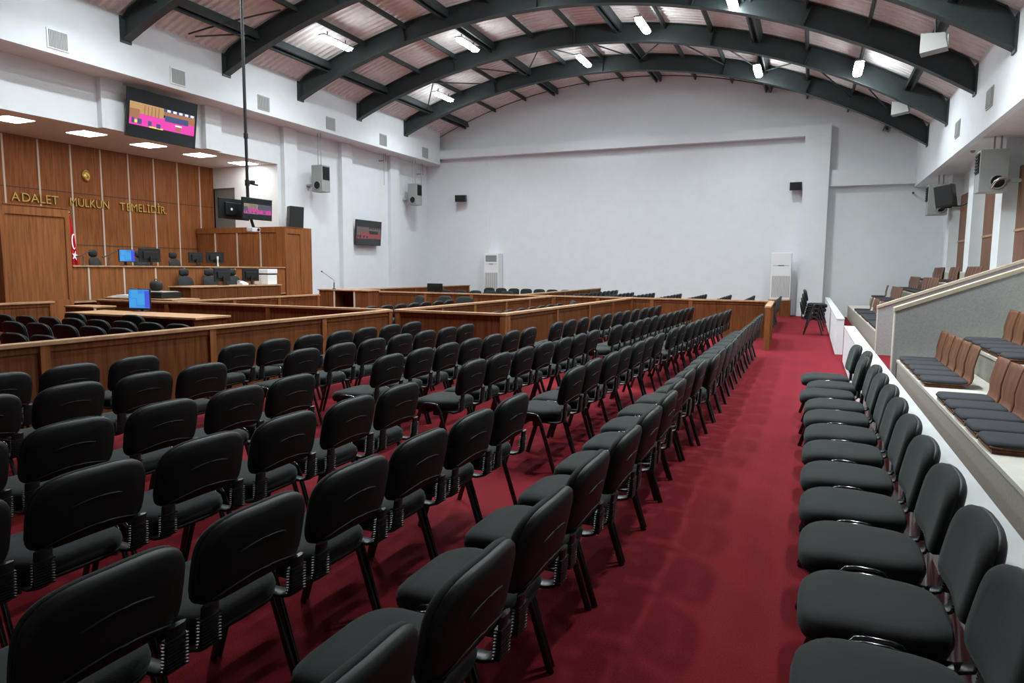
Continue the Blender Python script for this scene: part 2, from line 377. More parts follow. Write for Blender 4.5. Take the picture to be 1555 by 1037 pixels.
# ------------------------------------------------------------------ vents
def vent(x, y, z, nx, w_, h_, label, shade):
    t = thing('air_vent', label, 'vent', (x, y, z), group='air vents on the fascias')
    s = nx
    MB().box(0, -w_ / 2, -h_ / 2, s * .02, w_ / 2, h_ / 2).build('frame', M['white'] if shade else M['ventm'], t)
    mb = MB(); q = w_ - .06
    for i in range(12):
        yy = -q / 2 + q * (i + .5) / 12; mb.box(s * .02, yy - q / 40, -h_ / 2 + .03, s * .035, yy + q / 40, h_ / 2 - .03)
    mb.build('louvres', M['ventm'], t)
for y, lab, sh in [(9.87, 'large white louvred vent leftmost on the left fascia', 1), (12.85, 'pale louvred vent above the big television', 1), (15.77, 'grey vent on the left fascia right of the monitor pole', 0),
                   (18.78, 'grey vent on left fascia between third and fourth arches', 0), (21.8, 'small grey vent on left fascia before the last arch', 0), (24.8, 'smallest grey vent on left fascia beside the back wall', 0)]:
    vent(XL, y, 6.24, 1, .46, .40, lab, sh)
vent(XR, 16.05, 4.9, -1, .5, .38, 'grey vent on the right fascia, nearer one', 0)
vent(XR, 19.2, 4.9, -1, .5, .38, 'grey vent on the right fascia, farther one', 0)

# ------------------------------------------------------------------ visitor chair
def seat_outline(w_=.470, d=.465):
    o = []
    for i in range(32):
        a = 2 * PI * i / 32; c, s_ = math.cos(a), math.sin(a); e = 2 / 4.0
        u = math.copysign(abs(c) ** e, c) * w_ / 2; v = math.copysign(abs(s_) ** e, s_) * d / 2
        if v < 0: u *= 1 - .10 * (-v / (d / 2))
        o.append((u, v + .005))
    return o
def back_outline(a=.236, b=.152):
    o = []
    for i in range(36):
        t = 2 * PI * i / 36; c, s_ = math.cos(t), math.sin(t); e = 2 / (3.3 if s_ > 0 else 4.4)
        u = math.copysign(abs(c) ** e, c) * a; v = math.copysign(abs(s_) ** e, s_) * b
        o.append((u, v + b))
    return o
def bmap(u, v, w): return (u, -.222 - .205 * v - w + .36 * u * u, .508 + 1.0 * v - .10 * max(0, .05 - v) * (1 - (u / .236) ** 2) * -4)
def chair_parts():
    P = []
    so = seat_outline()
    P.append(('seat', MB().pad(so, [(.03, .402), (.004, .412), (0, .43), (.006, .456), (.022, .470), (.06, .477), (.13, .478)], lambda u, v, w: (u, v, w - .018 * max(0, (v - .12)) / .1)), M['fabric']))
    P.append(('seat_shell', MB().pad(so, [(.06, .375), (.012, .388), (.008, .403)], lambda u, v, w: (u, v, w - .012 * max(0, (v - .12)) / .1)), M['plastic']))
    bo = back_outline()
    P.append(('backrest', MB().pad(bo, [(.07, -.012), (.03, -.010), (.010, 0), (0, .014), (.002, .028)], bmap), M['fabric']))
    sh = MB().pad(bo, [(.004, .026), (.002, .036), (.010, .050), (.030, .058), (.09, .061)], bmap)
    for v0, hw, sag in ((.045, .20, .055), (.175, .115, .03)):
        sh.tube([bmap(u, v0 + sag * (1 - (u / hw) ** 2) * .6 - .01, .0605 - .02 * (abs(u) > hw * .92)) for u in [hw * (i - 8) / 8 for i in range(17)]], .0045, seg=5)
    P.append(('back_shell', sh, M['plastic']))
    for s_ in (-1, 1):
        x = .196 * s_; br = MB()
        path = [(-.10, .388), (-.215, .388), (-.255, .400), (-.270, .44), (-.274, .49), (-.280, .545)]
        br.tube([(x, y, z) for y, z in path], .036, .010, 8)
        for i in range(10):
            z = .408 + .0105 * i; y = -.268 - .006 * i / 9; br.box(x - .038, y - .014, z, x + .038, y + .013, z + .0045)
        P.append(('back_bracket', br, M['satin']))
    for s_ in (-1, 1):
        P.append(('leg', MB().tube([(s_ * .250, .215, 0), (s_ * .246, .09, .405), (s_ * .245, .078, .425)], .009, .0165, 8), M['gloss']))
        P.append(('leg', MB().tube([(s_ * .250, -.215, 0), (s_ * .246, -.085, .405), (s_ * .245, -.073, .425)], .009, .0165, 8), M['gloss']))
        P.append(('side_rail', MB().tube([(s_ * .246, .078, .424), (s_ * .246, .062, .441), (s_ * .246, .03, .446), (s_ * .246, -.03, .446), (s_ * .246, -.058, .441), (s_ * .246, -.073, .424)], .010, .014, 8), M['gloss']))
    P.append(('cross_rail', MB().box(-.24, .045, .36, .252, .075, .376).box(-.252, -.06, .36, .252, -.03, .376).box(-.252, .04, .36, -.238, .08, .43).box(.238, .04, .36, .252, .08, .43).box(-.252, -.08, .36, -.238, -.03, .43).box(.238, -.08, .36, .252, -.03, .43), M['gloss']))
    return P
CP = chair_parts()
PROTO = thing('visitor_chair', '', 'chair')
for nm, mb, m_ in CP: mb.build(nm, m_, PROTO)
# the same chair as a single mesh for the far rows
mats3 = [M['fabric'], M['plastic'], M['gloss'], M['satin']]; one = MB()
for nm, mb, m_ in CP:
    mi = mats3.index(m_); o = len(one.v); one.v += mb.v
    for f, s_ in zip(mb.f, mb.sm): one.f.append(tuple(i + o for i in f)); one.m.append(mi); one.sm.append(s_)
ONE = one.mesh('visitor_chair', mats3)
first = [True]
def chair(x, y, face, label, group, full=True, jit=1.0, z=0):
    # face: direction the sitter looks, degrees from +Y anticlockwise
    rz = math.radians(face + random.uniform(-.8, .8) * jit); x += random.uniform(-.012, .012) * jit; y += random.uniform(-.004, .004) * jit
    if full:
        if first[0]:
            first[0] = False; PROTO.location = (x, y, z); PROTO.rotation_euler = (0, 0, rz); PROTO['label'] = label; PROTO['group'] = group; return PROTO
        return dup(PROTO, (x, y, z), rz, label, group)
    o = bpy.data.objects.new('visitor_chair', ONE); C.objects.link(o); o.location = (x, y, z); o.rotation_euler = (0, 0, rz)
    return tag(o, label, 'chair', group)
BT = .335     # from chair centre back to the top rear edge of the backrest
def run(y0, n, step=.538): return [y0 + step * i for i in range(n)]
ROWN = {'A': 'aisle row', 'B': 'second row from the aisle', 'C': 'third row from the aisle', 'D': 'fourth row from the aisle', 'E': 'fifth row from the aisle', 'F': 'sixth row from the aisle'}
ROWS = {  # row: x of the back tops at near and far end of each block, and the chair centres
    'A': [('', -.745, -.73, run(1.07, 23, .541))],
    'B': [('near block', -1.60, -1.575, [.62, 1.15, 1.68, 2.21, 2.74, 3.27, 3.80]), ('middle block', -1.64, -1.61, run(5.14, 7)), ('far block', -1.60, -1.39, run(9.25, 10, .545))],
    'C': [('near block', -2.48, -2.41, [1.20, 1.73, 2.26, 2.79, 3.315, 3.84]), ('middle block', -2.54, -2.45, run(5.15, 7)), ('far block', -2.39, -2.21, run(9.34, 11))],
    'D': [('near block', -3.30, -3.30, [1.68, 2.21, 2.75, 3.29, 3.83]), ('middle block', -3.37, -3.33, run(5.14, 7)), ('far block', -3.32, -2.95, run(9.45, 11, .55))],
    'E': [('near block', -4.39, -4.33, [2.39, 2.92, 3.45, 3.98]), ('middle block', -4.32, -4.29, run(5.14, 7, .55))],
    'F': [('near block', -5.2, -5.2, [2.43, 2.965, 3.50, 4.05]), ('middle block', -5.18, -5.16, run(5.16, 7, .545))],
}
for r, blocks in ROWS.items():
    for (bn, xa, xb, ys) in blocks:
        for i, y in enumerate(ys):
            x = xa + (xb - xa) * i / max(1, len(ys) - 1) - BT
            if r == 'A' and 5.5 < y < 8.2: x += .012
            if r == 'A' and 4.6 < y < 6.3: x -= .045
            if r == 'A' and y > 8.2: x -= .01
            lab = 'black padded chair, %s from near end of %s%s' % (ORD[i + 1], ROWN[r], (', ' + bn) if bn else '')
            chair(x, y, 90, lab, 'chairs in the ' + ROWN[r])
# row against the white parapet on the right
RY = [1.46, 2.0, 2.53, 3.08, 3.61, 4.15, 4.70, 5.24, 5.80, 6.33, 6.88, 7.41, 7.98]
for i, y in enumerate(RY):
    x = .245 - (.05 if i in (10, 12) else 0)
    chair(x, y, 90 + (3 if i == 12 else 0), 'black padded chair, %s from near end of row along the white parapet' % ORD[i + 1], 'chairs along the white parapet', jit=.6)
for i in range(4):
    chair(.12 + .022 * i, 18.68, -90, 'black padded chair in the stack at far end of aisle, %s from the floor' % ORD[i + 1], 'stacked chairs at the far end of the aisle', full=False, jit=0, z=.104 * i)
# left enclosure: rows facing away from the camera
for (y, x0, n, rn, dx) in [(6.55 + BT, -11.45, 8, 'back', .535), (5.79 + BT, -9.95, 5, 'middle', .535), (4.8 + BT, -8.27, 2, 'front', .54)]:
    for i in range(n):
        chair(x0 + dx * i, y, 0, 'black chair in left enclosure, %s from left of its %s row' % (ORD[i + 1], {'back': 'farthest', 'middle': 'middle', 'front': 'nearest'}[rn]), 'chairs in the left enclosure', full=False, jit=.3)
chair(-10.95, 7.66, 0, 'black chair at the left half of the brown enclosure table', 'chairs at the enclosure table', full=False)
chair(-9.75, 7.76, 4, 'black chair in front of the brown enclosure table, right half', 'chairs at the enclosure table', full=False)
# middle enclosures
for i, y in enumerate(run(10.9, 8, .54)): chair(-7.98 - BT, y, 90, 'black chair, %s from near end, in the wide middle enclosure row' % ORD[i + 1], 'chairs in the wide middle enclosure', full=False)
for i, (x, y, f) in enumerate([(-10.1, 16.3, 150), (-9.35, 16.5, 170), (-8.5, 16.3, 195)]): chair(x, y, f, 'black chair turned about, %s from left before the far partition' % ORD[i + 1], 'turned chairs in the wide middle enclosure', full=False)
for i, y in enumerate(run(11.3, 7, .56)): chair(-5.15 - BT, y, 90, 'black chair, %s from near end, in the narrow enclosure' % ORD[i + 1], 'chairs in the narrow enclosure', full=False)
chair(-5.6, 16.0, 120, 'black chair turned sideways at the far end of the narrow enclosure', 'chairs in the narrow enclosure', full=False)
# far section behind the last partition
for i in range(7): chair(-11.75 + .58 * i, 24.55 - .12 * i, 180, 'black chair back before the white back wall, %s from left' % ORD[i + 1], 'chairs by the back wall', full=False)
for i in range(5): chair(-11.9 + .6 * i, 21.2, 180, 'black chair beside far left partition, %s from left, mostly hidden' % ORD[i + 1], 'chairs by the far left partition', full=False)
for j, xb in enumerate((-.76, -1.54, -2.25, -3.03, -3.84, -4.75, -5.5, -6.6)):
    for i in range(8 if j < 7 else 10):
        y = 22.45 + .02 * j * 5 - .54 * i + (0 if j < 7 else 2.0)
        chair(xb - BT, y, 90, 'black chair behind last partition, %s from back wall, %s row from aisle' % (ORD[i + 1], ORD[j + 1]), 'chairs in far row %s' % ORD[j + 1], full=False, jit=.7)

# ------------------------------------------------------------------ wooden partitions
def partition(p0, p1, label, posts, h=.88, ends=(True, True)):
    dx, dy = p1[0] - p0[0], p1[1] - p0[1]; L = math.hypot(dx, dy); rz = math.atan2(dy, dx)
    t = thing('wooden_partition', label, 'partition', (p0[0], p0[1], 0), rz, 'low wooden partitions')
    MB().box(.02, -.02, 0, L - .02, .02, h - .035).build('panel', M['wood'], t)
    MB().cbox(0, -.062, h - .038, L, .062, h, .006).build('top_rail', M['cap'], t)
    MB().box(.02, -.034, h - .10, L - .02, .034, h - .036).build('upper_frame', M['wood'], t)
    MB().box(.02, -.034, 0, L - .02, .034, .09).build('lower_frame', M['wood'], t)
    for s_ in posts:
        MB().box(max(.003, s_ - .045), -.052, 0, min(L - .003, s_ + .045), .052, h - .039).build('post', M['wood_bench'], t)
    return t
partition((-6.45, -2.0), (-6.45, 9.73), 'long low wooden partition left of the main chair rows', [.1, 1.9, 4.0, 6.02, 7.95, 9.97, 11.68])
partition((-13.5, 9.62), (-6.52, 9.79), 'low wooden partition behind the enclosure table with the blue monitor', [.06, 1.95, 4.45, 6.92])
partition((-6.37, 9.79), (-4.32, 9.79), 'short low wooden partition forming the front of the narrow enclosure', [.06, 1.99])
partition((-4.40, 9.86), (-4.10, 17.02), 'low wooden partition dividing chair rows from the narrow enclosure', [.07, 2.12, 3.9, 5.5, 7.05])
partition((-6.38, 9.87), (-6.2, 17.02), 'low wooden partition between narrow and wide middle enclosures', [.1, 1.4, 2.7, 4.2, 5.5, 7.0])
partition((-11.9, 17.18), (-.80, 17.1), 'long low wooden partition across the far end of the chair rows', [.06, 1.75, 3.25, 5.7, 6.9, 8.3, 9.25, 11.0])
partition((-.80, 17.03), (-.74, 14.42), 'short wooden partition return beside the far red aisle', [.06, 1.3, 2.56])
partition((-11.62, 9.9), (-11.66, 14.3), 'low wooden partition in front of the clerk desk', [.06, 1.5, 2.9, 4.34])
partition((-7.25, 17.3), (-7.25, 25.0), 'low wooden partition running toward the back wall', [.06, 2.0, 3.6, 5.1, 6.4, 7.64])
partition((-13.4, 17.7), (-13.2, 25.9), 'low wooden partition along the left wall under the wall television', [.06, 2.0, 4.0, 6.0, 8.1])
partition((-13.65, 3.0), (-13.6, 8.75), 'low wooden partition at left edge before the tall booth', [.06, 2.0, 4.0, 5.7], .87)
# lectern box with dark niche and microphone
t = thing('lectern', 'wooden lectern box with dark open niche beside the right booth', 'lectern', (-11.4, 15.25, 0), 0)
MB().box(-.80, -.25, 0, -.30, .25, .95).build('side_panel', M['wood'], t)
MB().box(.36, -.25, 0, .78, .25, .95).build('side_panel', M['wood'], t)
MB().box(-.30, .21, 0, .36, .25, .95).build('back_panel', M['wood'], t)
MB().box(-.30, -.22, .48, .36, .21, .51).build('shelf', M['wood'], t)
MB().cbox(-.83, -.28, .95, .81, .28, .985).build('top', M['cap'], t)
MB().box(-.32, -.262, 0, -.27, -.251, .95).box(.33, -.262, 0, .38, -.251, .95).build('edge_strip', M['strip'], t)
def mic(x, y, z, h, lean, label, rz=0, group=None):
    t = thing('gooseneck_microphone', label, 'microphone', (x, y, z), rz, group)
    MB().lathe([(.05, 0), (.05, .015), (.02, .03), (.014, h * .38)], 0, 0, 12).build('base', M['blacksatin'], t)
    MB().tube([(0, 0, h * .36), (0, 0, h * .5), (-lean * .15, 0, h * .58), (-lean * .9, 0, h * .96)], .006, seg=6, ref=(0, 1, 0)).build('gooseneck', M['blacksatin'], t)
    MB().tube([(-lean * .9, 0, h * .96), (-lean * .97, 0, h * .99), (-lean, 0, h)], .016, seg=8, ref=(0, 1, 0)).build('microphone_head', M['blacksatin'], t)
mic(-11.78, 15.1, .986, .48, .42, 'thin black gooseneck microphone on the lectern against the white wall')

# ------------------------------------------------------------------ bench end: platform, bench, booths
PZ = .80
t = thing('court_platform', 'raised wooden platform under the judges bench', 'platform', (-14.62, 12, 0))
MB().box(-3.62, -2.15, 0, -.04, 4.40, PZ).build('platform_body', M['wood'], t)
MB().box(-.04, -2.15, PZ - .04, .02, 4.40, PZ).build('edge_trim', M['cap'], t)
t = thing('judges_bench', 'long wooden judges bench with pale vertical joints under the gold lettering', 'bench', (-14.6, 9.85, PZ + .001))
MB().box(-.10, 0, 0, 0, 6.53, .735).build('front_panel', M['wood_bench'], t)
MB().cbox(-.75, 0, .735, .03, 6.53, .77).build('worktop', M['cap'], t)
for y in (.36, 1.21, 2.05, 2.89, 3.73, 4.57, 5.41): MB().box(0, y - .02, .01, .008, y + .02, .73).build('joint_strip', M['strip'], t)
BZ = PZ + .772
def booth(y0, y1, sgn, label):
    t = thing('wooden_booth', label, 'booth', (0, y0, 0))
    H_ = 2.78; d = y1 - y0
    # side facing the hall
    MB().box(-14.68, 0, 0, -14.62, d, H_ - .02).build('hall_panel', M['wood_bench'], t)
    MB().box(-14.60, 0, 0, -14.575, .10, H_ - .001).box(-14.60, d - .10, 0, -14.575, d, H_ - .001).box(-14.60, .10, H_ - .20, -14.575, d - .10, H_ - .001).box(-14.60, .10, 0, -14.575, d - .10, .84).box(-14.62, 0, 0, -14.60, d, H_ - .001).build('hall_frame', M['wood_bench'], t)
    # side across the hall
    ya = 0 if sgn > 0 else d
    MB().box(-18.2, ya + sgn * .03, 0, -14.69, ya + sgn * .07, H_ - .02).build('cross_panel', M['wood_bench'], t)
    MB().box(-18.2, ya, H_ - .17, -14.69, ya + sgn * .03, H_ - .001).box(-14.95, ya, 0, -14.69, ya + sgn * .03, H_ - .17).build('cross_frame', M['wood_bench'], t)
    for x in (-17.42, -16.5, -15.56): MB().box(x - .02, ya, 0, x + .02, ya + sgn * .028, H_ - .172).build('joint_strip', M['strip'], t)
    MB().box(-18.2, .07 if sgn > 0 else .02, H_ - .02, -14.56, d - (.02 if sgn > 0 else .07), H_).build('cap', M['wood_bench'], t)
    return t
tb = booth(16.41, 17.18, 1, 'tall wooden booth right of the judges bench, black loudspeaker on top')
MB().box(-15.35, .77, 0, -14.575, 1.19, 2.78).build('end_box', M['wood_bench'], tb)
tl = booth(8.45, 9.83, 1, 'tall dark-framed wooden booth at the left edge, left of the flag')
# clerk desk
t = thing('clerk_desk', 'wooden clerk desk in front of the right half of the judges bench', 'desk', (-12.9, 11.37, .02))
MB().cbox(-.68, 0, 1.06, .02, 2.96, 1.09).build('worktop', M['cap'], t)
MB().box(-.04, .03, -.02, 0, 2.93, 1.06).build('front_panel', M['wood'], t)
MB().box(-.66, .03, -.02, -.04, .07, 1.06).build('side_panel', M['wood'], t)
MB().box(-.66, 2.89, -.02, -.04, 2.93, 1.06).build('side_panel', M['wood'], t)
for a in (.03, 1.43, 2.86): MB().box(0, a, 0, .012, a + .07, 1.055).build('front_stile', M['wood'], t)
# brown table in the left enclosure
t = thing('enclosure_table', 'long brown table in the left enclosure carrying a blue-lit monitor', 'table', (-10.45, 8.3, 0), .035)
MB().cbox(-1.5, -.38, .72, 1.5, .38, .755).build('table_top', M['cap'], t)
MB().box(-1.42, .25, .12, 1.36, .28, .72).build('modesty_panel', M['wood'], t)
for x in (-1.45, -.1, 1.38): MB().box(x, -.34, 0, x + .05, .35, .72).build('side_panel', M['wood'], t)
# small pale-topped cupboard
t = thing('side_cupboard', 'small wooden cupboard with pale top edge left of the enclosure table', 'cupboard', (-13.05, 9.1, 0))
MB().box(-.42, -.2, 0, .40, .25, .75).build('cupboard_body', M['wood'], t); MB().cbox(-.44, -.22, .75, .42, .27, .78).build('top', M['cap'], t); MB().box(.40, -.2, 0, .412, -.15, .75).build('edge_strip', M['strip'], t)
# equipment table behind the partition
t = thing('equipment_table', 'narrow wooden table behind the partition carrying papers and a black printer', 'table', (-12.7, 10.45, 0))
MB().cbox(-1.33, -.35, .86, .75, .35, .89).build('table_top', M['cap'], t)
for x in (-1.3, .68): MB().box(x, -.32, 0, x + .04, .32, .86).build('side_panel', M['wood'], t)
t = thing('printer', 'low black printer beside papers behind the blue-lit table monitor', 'printer', (-12.72, 10.45, .891))
MB().cbox(-.30, -.25, 0, .34, .25, .13, .012).build('printer_body', M['blacksatin'], t); MB().cbox(-.22, -.2, .13, .32, .2, .145).build('lid', M['greybox'], t); MB().box(-.25, -.262, .03, .28, -.251, .06).build('paper_slot', M['dark'], t)
t = tag(MB().box(-.40, -.2, 0, .30, .2, .012).box(-.34, -.17, .012, .26, .17, .026).box(-.2, -.15, .026, .22, .12, .05).build('paper_stack', M['paper'], None, (-13.62, 10.4, .891)), 'pale stack of papers left of the blue-lit table monitor', 'papers')
t = thing('backpack', 'rounded black bag on the equipment table behind the black printer', 'bag', (-12.88, 10.5, 1.037))
o = [(.14 * math.copysign(abs(math.cos(a)) ** .7, math.cos(a)), .11 + .11 * math.copysign(abs(math.sin(a)) ** .7, math.sin(a))) for a in [2 * PI * i / 20 for i in range(20)]]
MB().pad(o, [(.06, -.09), (.01, -.06), (0, 0), (.01, .06), (.06, .09)], lambda u, v, w: (u, w, v)).build('bag_body', M['mesh'], t)
MB().tube([(-.05, 0, .20), (-.03, 0, .25), (.03, 0, .25), (.05, 0, .20)], .01, seg=6, ref=(0, 1, 0)).build('handle', M['mesh'], t)

# ------------------------------------------------------------------ monitors
def monitor(x, y, z, rz, w_, h_, label, lit=None, cat='monitor', group=None, lift=.09):
    t = thing('monitor', label, cat, (x, y, z), rz, group)       # screen faces local -Y
    b = MB().cbox(-w_ / 2, 0, lift, w_ / 2, .03, lift + h_, .006).cbox(-w_ / 3, .03, lift + h_ * .25, w_ / 3, .055, lift + h_ * .75, .008); b.build('housing', M['blacksatin'], t)
    if lit:
        sc = MB()
        sc.box(-w_ / 2 + .012, -.003, lift + .014, w_ / 2 - .012, 0, lift + h_ - .012, 0)
        s2 = [(-.38, .55, -.05, .95), (-.1, .2, .25, .75), (-.45, .1, -.15, .5)]
        for (a, b_, c, d) in s2: sc.box(a * w_, -.0045, lift + h_ * b_, c * w_, -.003, lift + h_ * d, 1)
        sc.box(.26 * w_, -.0045, lift + .02, .48 * w_, -.003, lift + h_ * .9, 2)
        sc.build('screen', [M['blue2'], M['blue1'], M['blue3']], t)
    else:
        MB().box(-w_ / 2 + .012, -.003, lift + .014, w_ / 2 - .012, 0, lift + h_ - .012).build('screen', M['screen_off'], t)
    MB().box(-.03, .055, 0.012, .03, .075, lift + h_ * .4).build('stand', M['blacksatin'], t)
    MB().cbox(-.11, -.04, 0, .11, .13, .012, .004).build('foot', M['blacksatin'], t)
    return t
FX = PI / 2      # screen toward +X (the hall)
BK = -PI / 2     # screen toward the judges
monitor(-15.2, 11.62, BZ, FX, .42, .30, 'blue-lit monitor on the judges bench', True)
monitor(-15.0, 12.07, BZ, BK, .60, .34, 'wide black monitor back right of the blue-lit bench monitor')
monitor(-15.05, 13.50, BZ, BK + .1, .50, .28, 'black monitor back on right half of judges bench, left of a pair')
monitor(-15.05, 14.15, BZ, BK - .05, .58, .30, 'black monitor back on right half of judges bench, right of a pair')
monitor(-11.07, 8.66, .756, .22, .44, .36, 'blue-lit monitor standing on the brown enclosure table', True, lift=.045)
monitor(-13.28, 12.68, 1.111, BK + .15, .59, .33, 'black monitor on the clerk desk left of the other one')
monitor(-13.28, 13.62, 1.111, BK - .2, .48, .32, 'black monitor on the clerk desk beside the white printer')
monitor(-10.25, 17.85, .83, 0, .52, .24, 'black monitor showing above the far partition before the white wall', None, lift=.05)
t = thing('monitor_shelf', 'small wooden shelf table under the far partition monitor', 'table', (-10.25, 17.85, 0))
MB().cbox(-.45, -.28, .80, .45, .28, .83).build('table_top', M['wood'], t)
for x in (-.42, .38): MB().box(x, -.25, 0, x + .04, .25, .80).build('side_panel', M['wood'], t)
# white multifunction printer
t = thing('printer', 'white office printer with dark paper slot on the clerk desk', 'printer', (-13.24, 13.97, 1.111))
MB().cbox(-.24, -.0, 0, .22, .34, .25, .012).build('printer_body', M['white'], t); MB().box(-.22, .03, .25, .21, .31, .285).build('paper_slot', M['dark'], t)
MB().cbox(-.25, -.01, .285, .23, .35, .40, .012).build('scanner_lid', M['white'], t)
# microphones on the bench
def arm_stand(x, y, z, label, s_=1):
    t = thing('microphone_stand', label, 'microphone', (x, y, z), 0, 'bench microphones')
    MB().lathe([(.06, 0), (.06, .012), (.01, .02), (.01, .20)], 0, 0, 10).build('base', M['blacksatin'], t)
    MB().tube([(0, -.12 * s_, .20), (0, 0, .24), (0, .10 * s_, .30), (0, .24 * s_, .34)], .011, seg=6).build('boom_arm', M['blacksatin'], t)
    MB().tube([(0, -.10 * s_, .21), (0, -.16 * s_, .19)], .02, seg=8).build('microphone_head', M['blacksatin'], t)
arm_stand(-15.05, 10.42, BZ, 'thin black microphone stand left of the first office chair on bench')
arm_stand(-15.05, 11.04, BZ, 'black boom microphone stand left of the blue-lit bench monitor')
tag(MB().lathe([(.018, 0), (.02, .02), (.014, .15), (.024, .24), (.018, .27)], 0, 0, 10).build('white_microphone', M['white'], None, (-14.75, 13.97, BZ)), 'small white upright microphone before the right-hand bench monitor', 'microphone')
# telephone on the clerk desk
t = thing('desk_telephone', 'pale grey desk telephone between the clerk desk monitors', 'telephone', (-13.10, 13.18, 1.111))
MB().prism([(-.09, 0), (.09, 0), (.09, .04), (-.09, .10)], 'y', -.1, .1).build('phone_body', M['paper'], t); MB().cbox(-.06, -.12, .075, -.02, -.05, .12, .008).build('handset', M['greybox'], t)

# office chairs
def office_chair(x, y, z, rz, label, head=True):
    t = thing('office_chair', label, 'office chair', (x, y, z), rz, 'black mesh office chairs'); t.scale = (1.13, 1.13, .85)   # sitter faces +Y
    o = [(.23 * math.copysign(abs(math.cos(a)) ** .55, math.cos(a)), .30 * math.copysign(abs(math.sin(a)) ** .55, math.sin(a))) for a in [2 * PI * i / 24 for i in range(24)]]
    MB().pad([(u, v + .85) for u, v in o], [(.03, -.02), (0, 0), (.03, .03)], lambda u, v, w: (u * (1 + .12 * (.85 - v)), -.24 - w - .15 * (v - .55) + .25 * u * u, v)).build('backrest', M['mesh'], t)
    if head:
        hb = MB().pad([(u * .60, v * .36 + 1.26) for u, v in o], [(.03, -.03), (0, 0), (.03, .04)], lambda u, v, w: (u, -.34 - w + .5 * u * u, v)); hb.tube([(0, -.345, 1.0), (0, -.37, 1.24)], .02, .015, 6); hb.build('headrest', M['mesh'], t)
    MB().pad([(u, v * .85) for u, v in o], [(.05, .44), (0, .47), (.03, .51)], lambda u, v, w: (u, v, w)).build('seat', M['mesh'], t)
    MB().tube([(0, 0, .08), (0, 0, .45)], .028, seg=8).tube([(0, -.1, .44), (0, -.30, .48), (0, -.30, .70)], .025, .012, 6).build('gas_post', M['blacksatin'], t)
    for i in range(5):
        a = 2 * PI * i / 5; MB().tube([(0, 0, .10), (.28 * math.cos(a), .28 * math.sin(a), .065)], .02, .018, 6, ref=(0, 0, 1)).lathe([(.02, .0), (.03, .01), (.03, .05), (.02, .06)], .28 * math.cos(a), .28 * math.sin(a), 8).build('base_leg', M['blacksatin'], t)
    for s_ in (-1, 1):
        MB().tube([(s_ * .2, -.05, .46), (s_ * .28, -.05, .5), (s_ * .28, -.05, .68)], .014, seg=6).cbox(s_ * .28 - .04, -.17, .68, s_ * .28 + .04, .12, .705, .008).build('armrest', M['blacksatin'], t)
for x, y, z, rz, lab in [(-15.95, 11.69, PZ, -1.15, 'black office chair with headrest nearest the flag behind the bench'), (-15.95, 13.98, PZ, -1.3, 'black office chair with headrest behind middle of judges bench'),
                         (-16.0, 12.92, PZ, -1.5, 'black office chair hidden behind the wide bench monitor')]:
    office_chair(x, y, z, rz, lab)
for x, y, rz, lab in [(-14.05, 12.60, -1.5, 'black office chair with headrest at the left end of clerk desk'), (-14.05, 13.37, -1.55, 'black office chair behind the left clerk desk monitor'), (-14.08, 14.14, -1.6, 'black office chair behind the right clerk desk monitor')]:
    office_chair(x, y, .345, rz, lab)
t = thing('clerk_step', 'low wooden step under the clerk desk chairs', 'platform', (-14.05, 11.4, 0)); MB().box(-.52, 0, 0, .42, 3.2, .344).build('step_body', M['wood'], t)
    
# ------------------------------------------------------------------ flag, emblem, lettering
t = thing('flag', 'red flag with white crescent and star hanging on a pole left of bench', 'flag', (-17.4, 11.72, PZ))
MB().lathe([(.14, 0), (.14, .03), (.03, .06), (.015, .09)], 0, 0, 14).tube([(0, 0, .08), (0, 0, 2.06)], .014, seg=8).build('pole', M['cap'], t)
MB().lathe([(.012, 2.06), (.035, 2.09), (.035, 2.11), (.005, 2.16)], 0, 0, 10).build('finial', M['gold'], t)
vs = []; fs = []; nu, nv = 22, 16
def fl(u, v):   # u across the gathered cloth, v downward
    wd = .03 + .14 * v ** .8; return (.05 * math.sin(u * 15 + v * 2) * (.3 + v) + .03, -.035 + (u - .25) * wd * 1.7 + .02 * v, 2.03 - 1.32 * v)
for j in range(nv + 1):
    for i in range(nu + 1): vs.append(fl(i / nu, j / nv))
for j in range(nv):
    for i in range(nu): fs.append((j * (nu + 1) + i, j * (nu + 1) + i + 1, (j + 1) * (nu + 1) + i + 1, (j + 1) * (nu + 1) + i))
o2 = len(vs); vs += [(x - .008, y, z) for x, y, z in vs[:o2]]; fs += [tuple(q + o2 for q in f[::-1]) for f in fs[:nu * nv]]
for i in range(nu): fs.append((i, i + 1, i + 1 + o2, i + o2)); q = nv * (nu + 1); fs.append((q + i + 1, q + i, q + i + o2, q + i + 1 + o2))
for j in range(nv): a = j * (nu + 1); b = (j + 1) * (nu + 1); fs.append((b, a, a + o2, b + o2)); fs.append((a + nu, b + nu, b + nu + o2, a + nu + o2))
cl = MB().add(vs, fs, 0, True).build('cloth', M['redcloth'], t)
cr = []
for i in range(13): a = -2.2 + 4.4 * i / 12; cr.append((-.055 * math.cos(a), .20 * math.sin(a) ))
for i in range(13): a = 2.2 - 4.4 * i / 12; cr.append((.012 - .038 * math.cos(a), .17 * math.sin(a)))
MB().prism([(p[0] + .03, p[1] + 1.37) for p in cr], 'x', .095, .103).build('crescent', M['whitecloth'], cl)
st = [((.085 if i % 2 == 0 else .036) * math.sin(i * PI / 5 + .2), (.125 if i % 2 == 0 else .052) * math.cos(i * PI / 5 + .2)) for i in range(10)]
MB().prism([(p[0] + .03, p[1] + 1.01) for p in st], 'x', .115, .123).build('star', M['whitecloth'], cl)
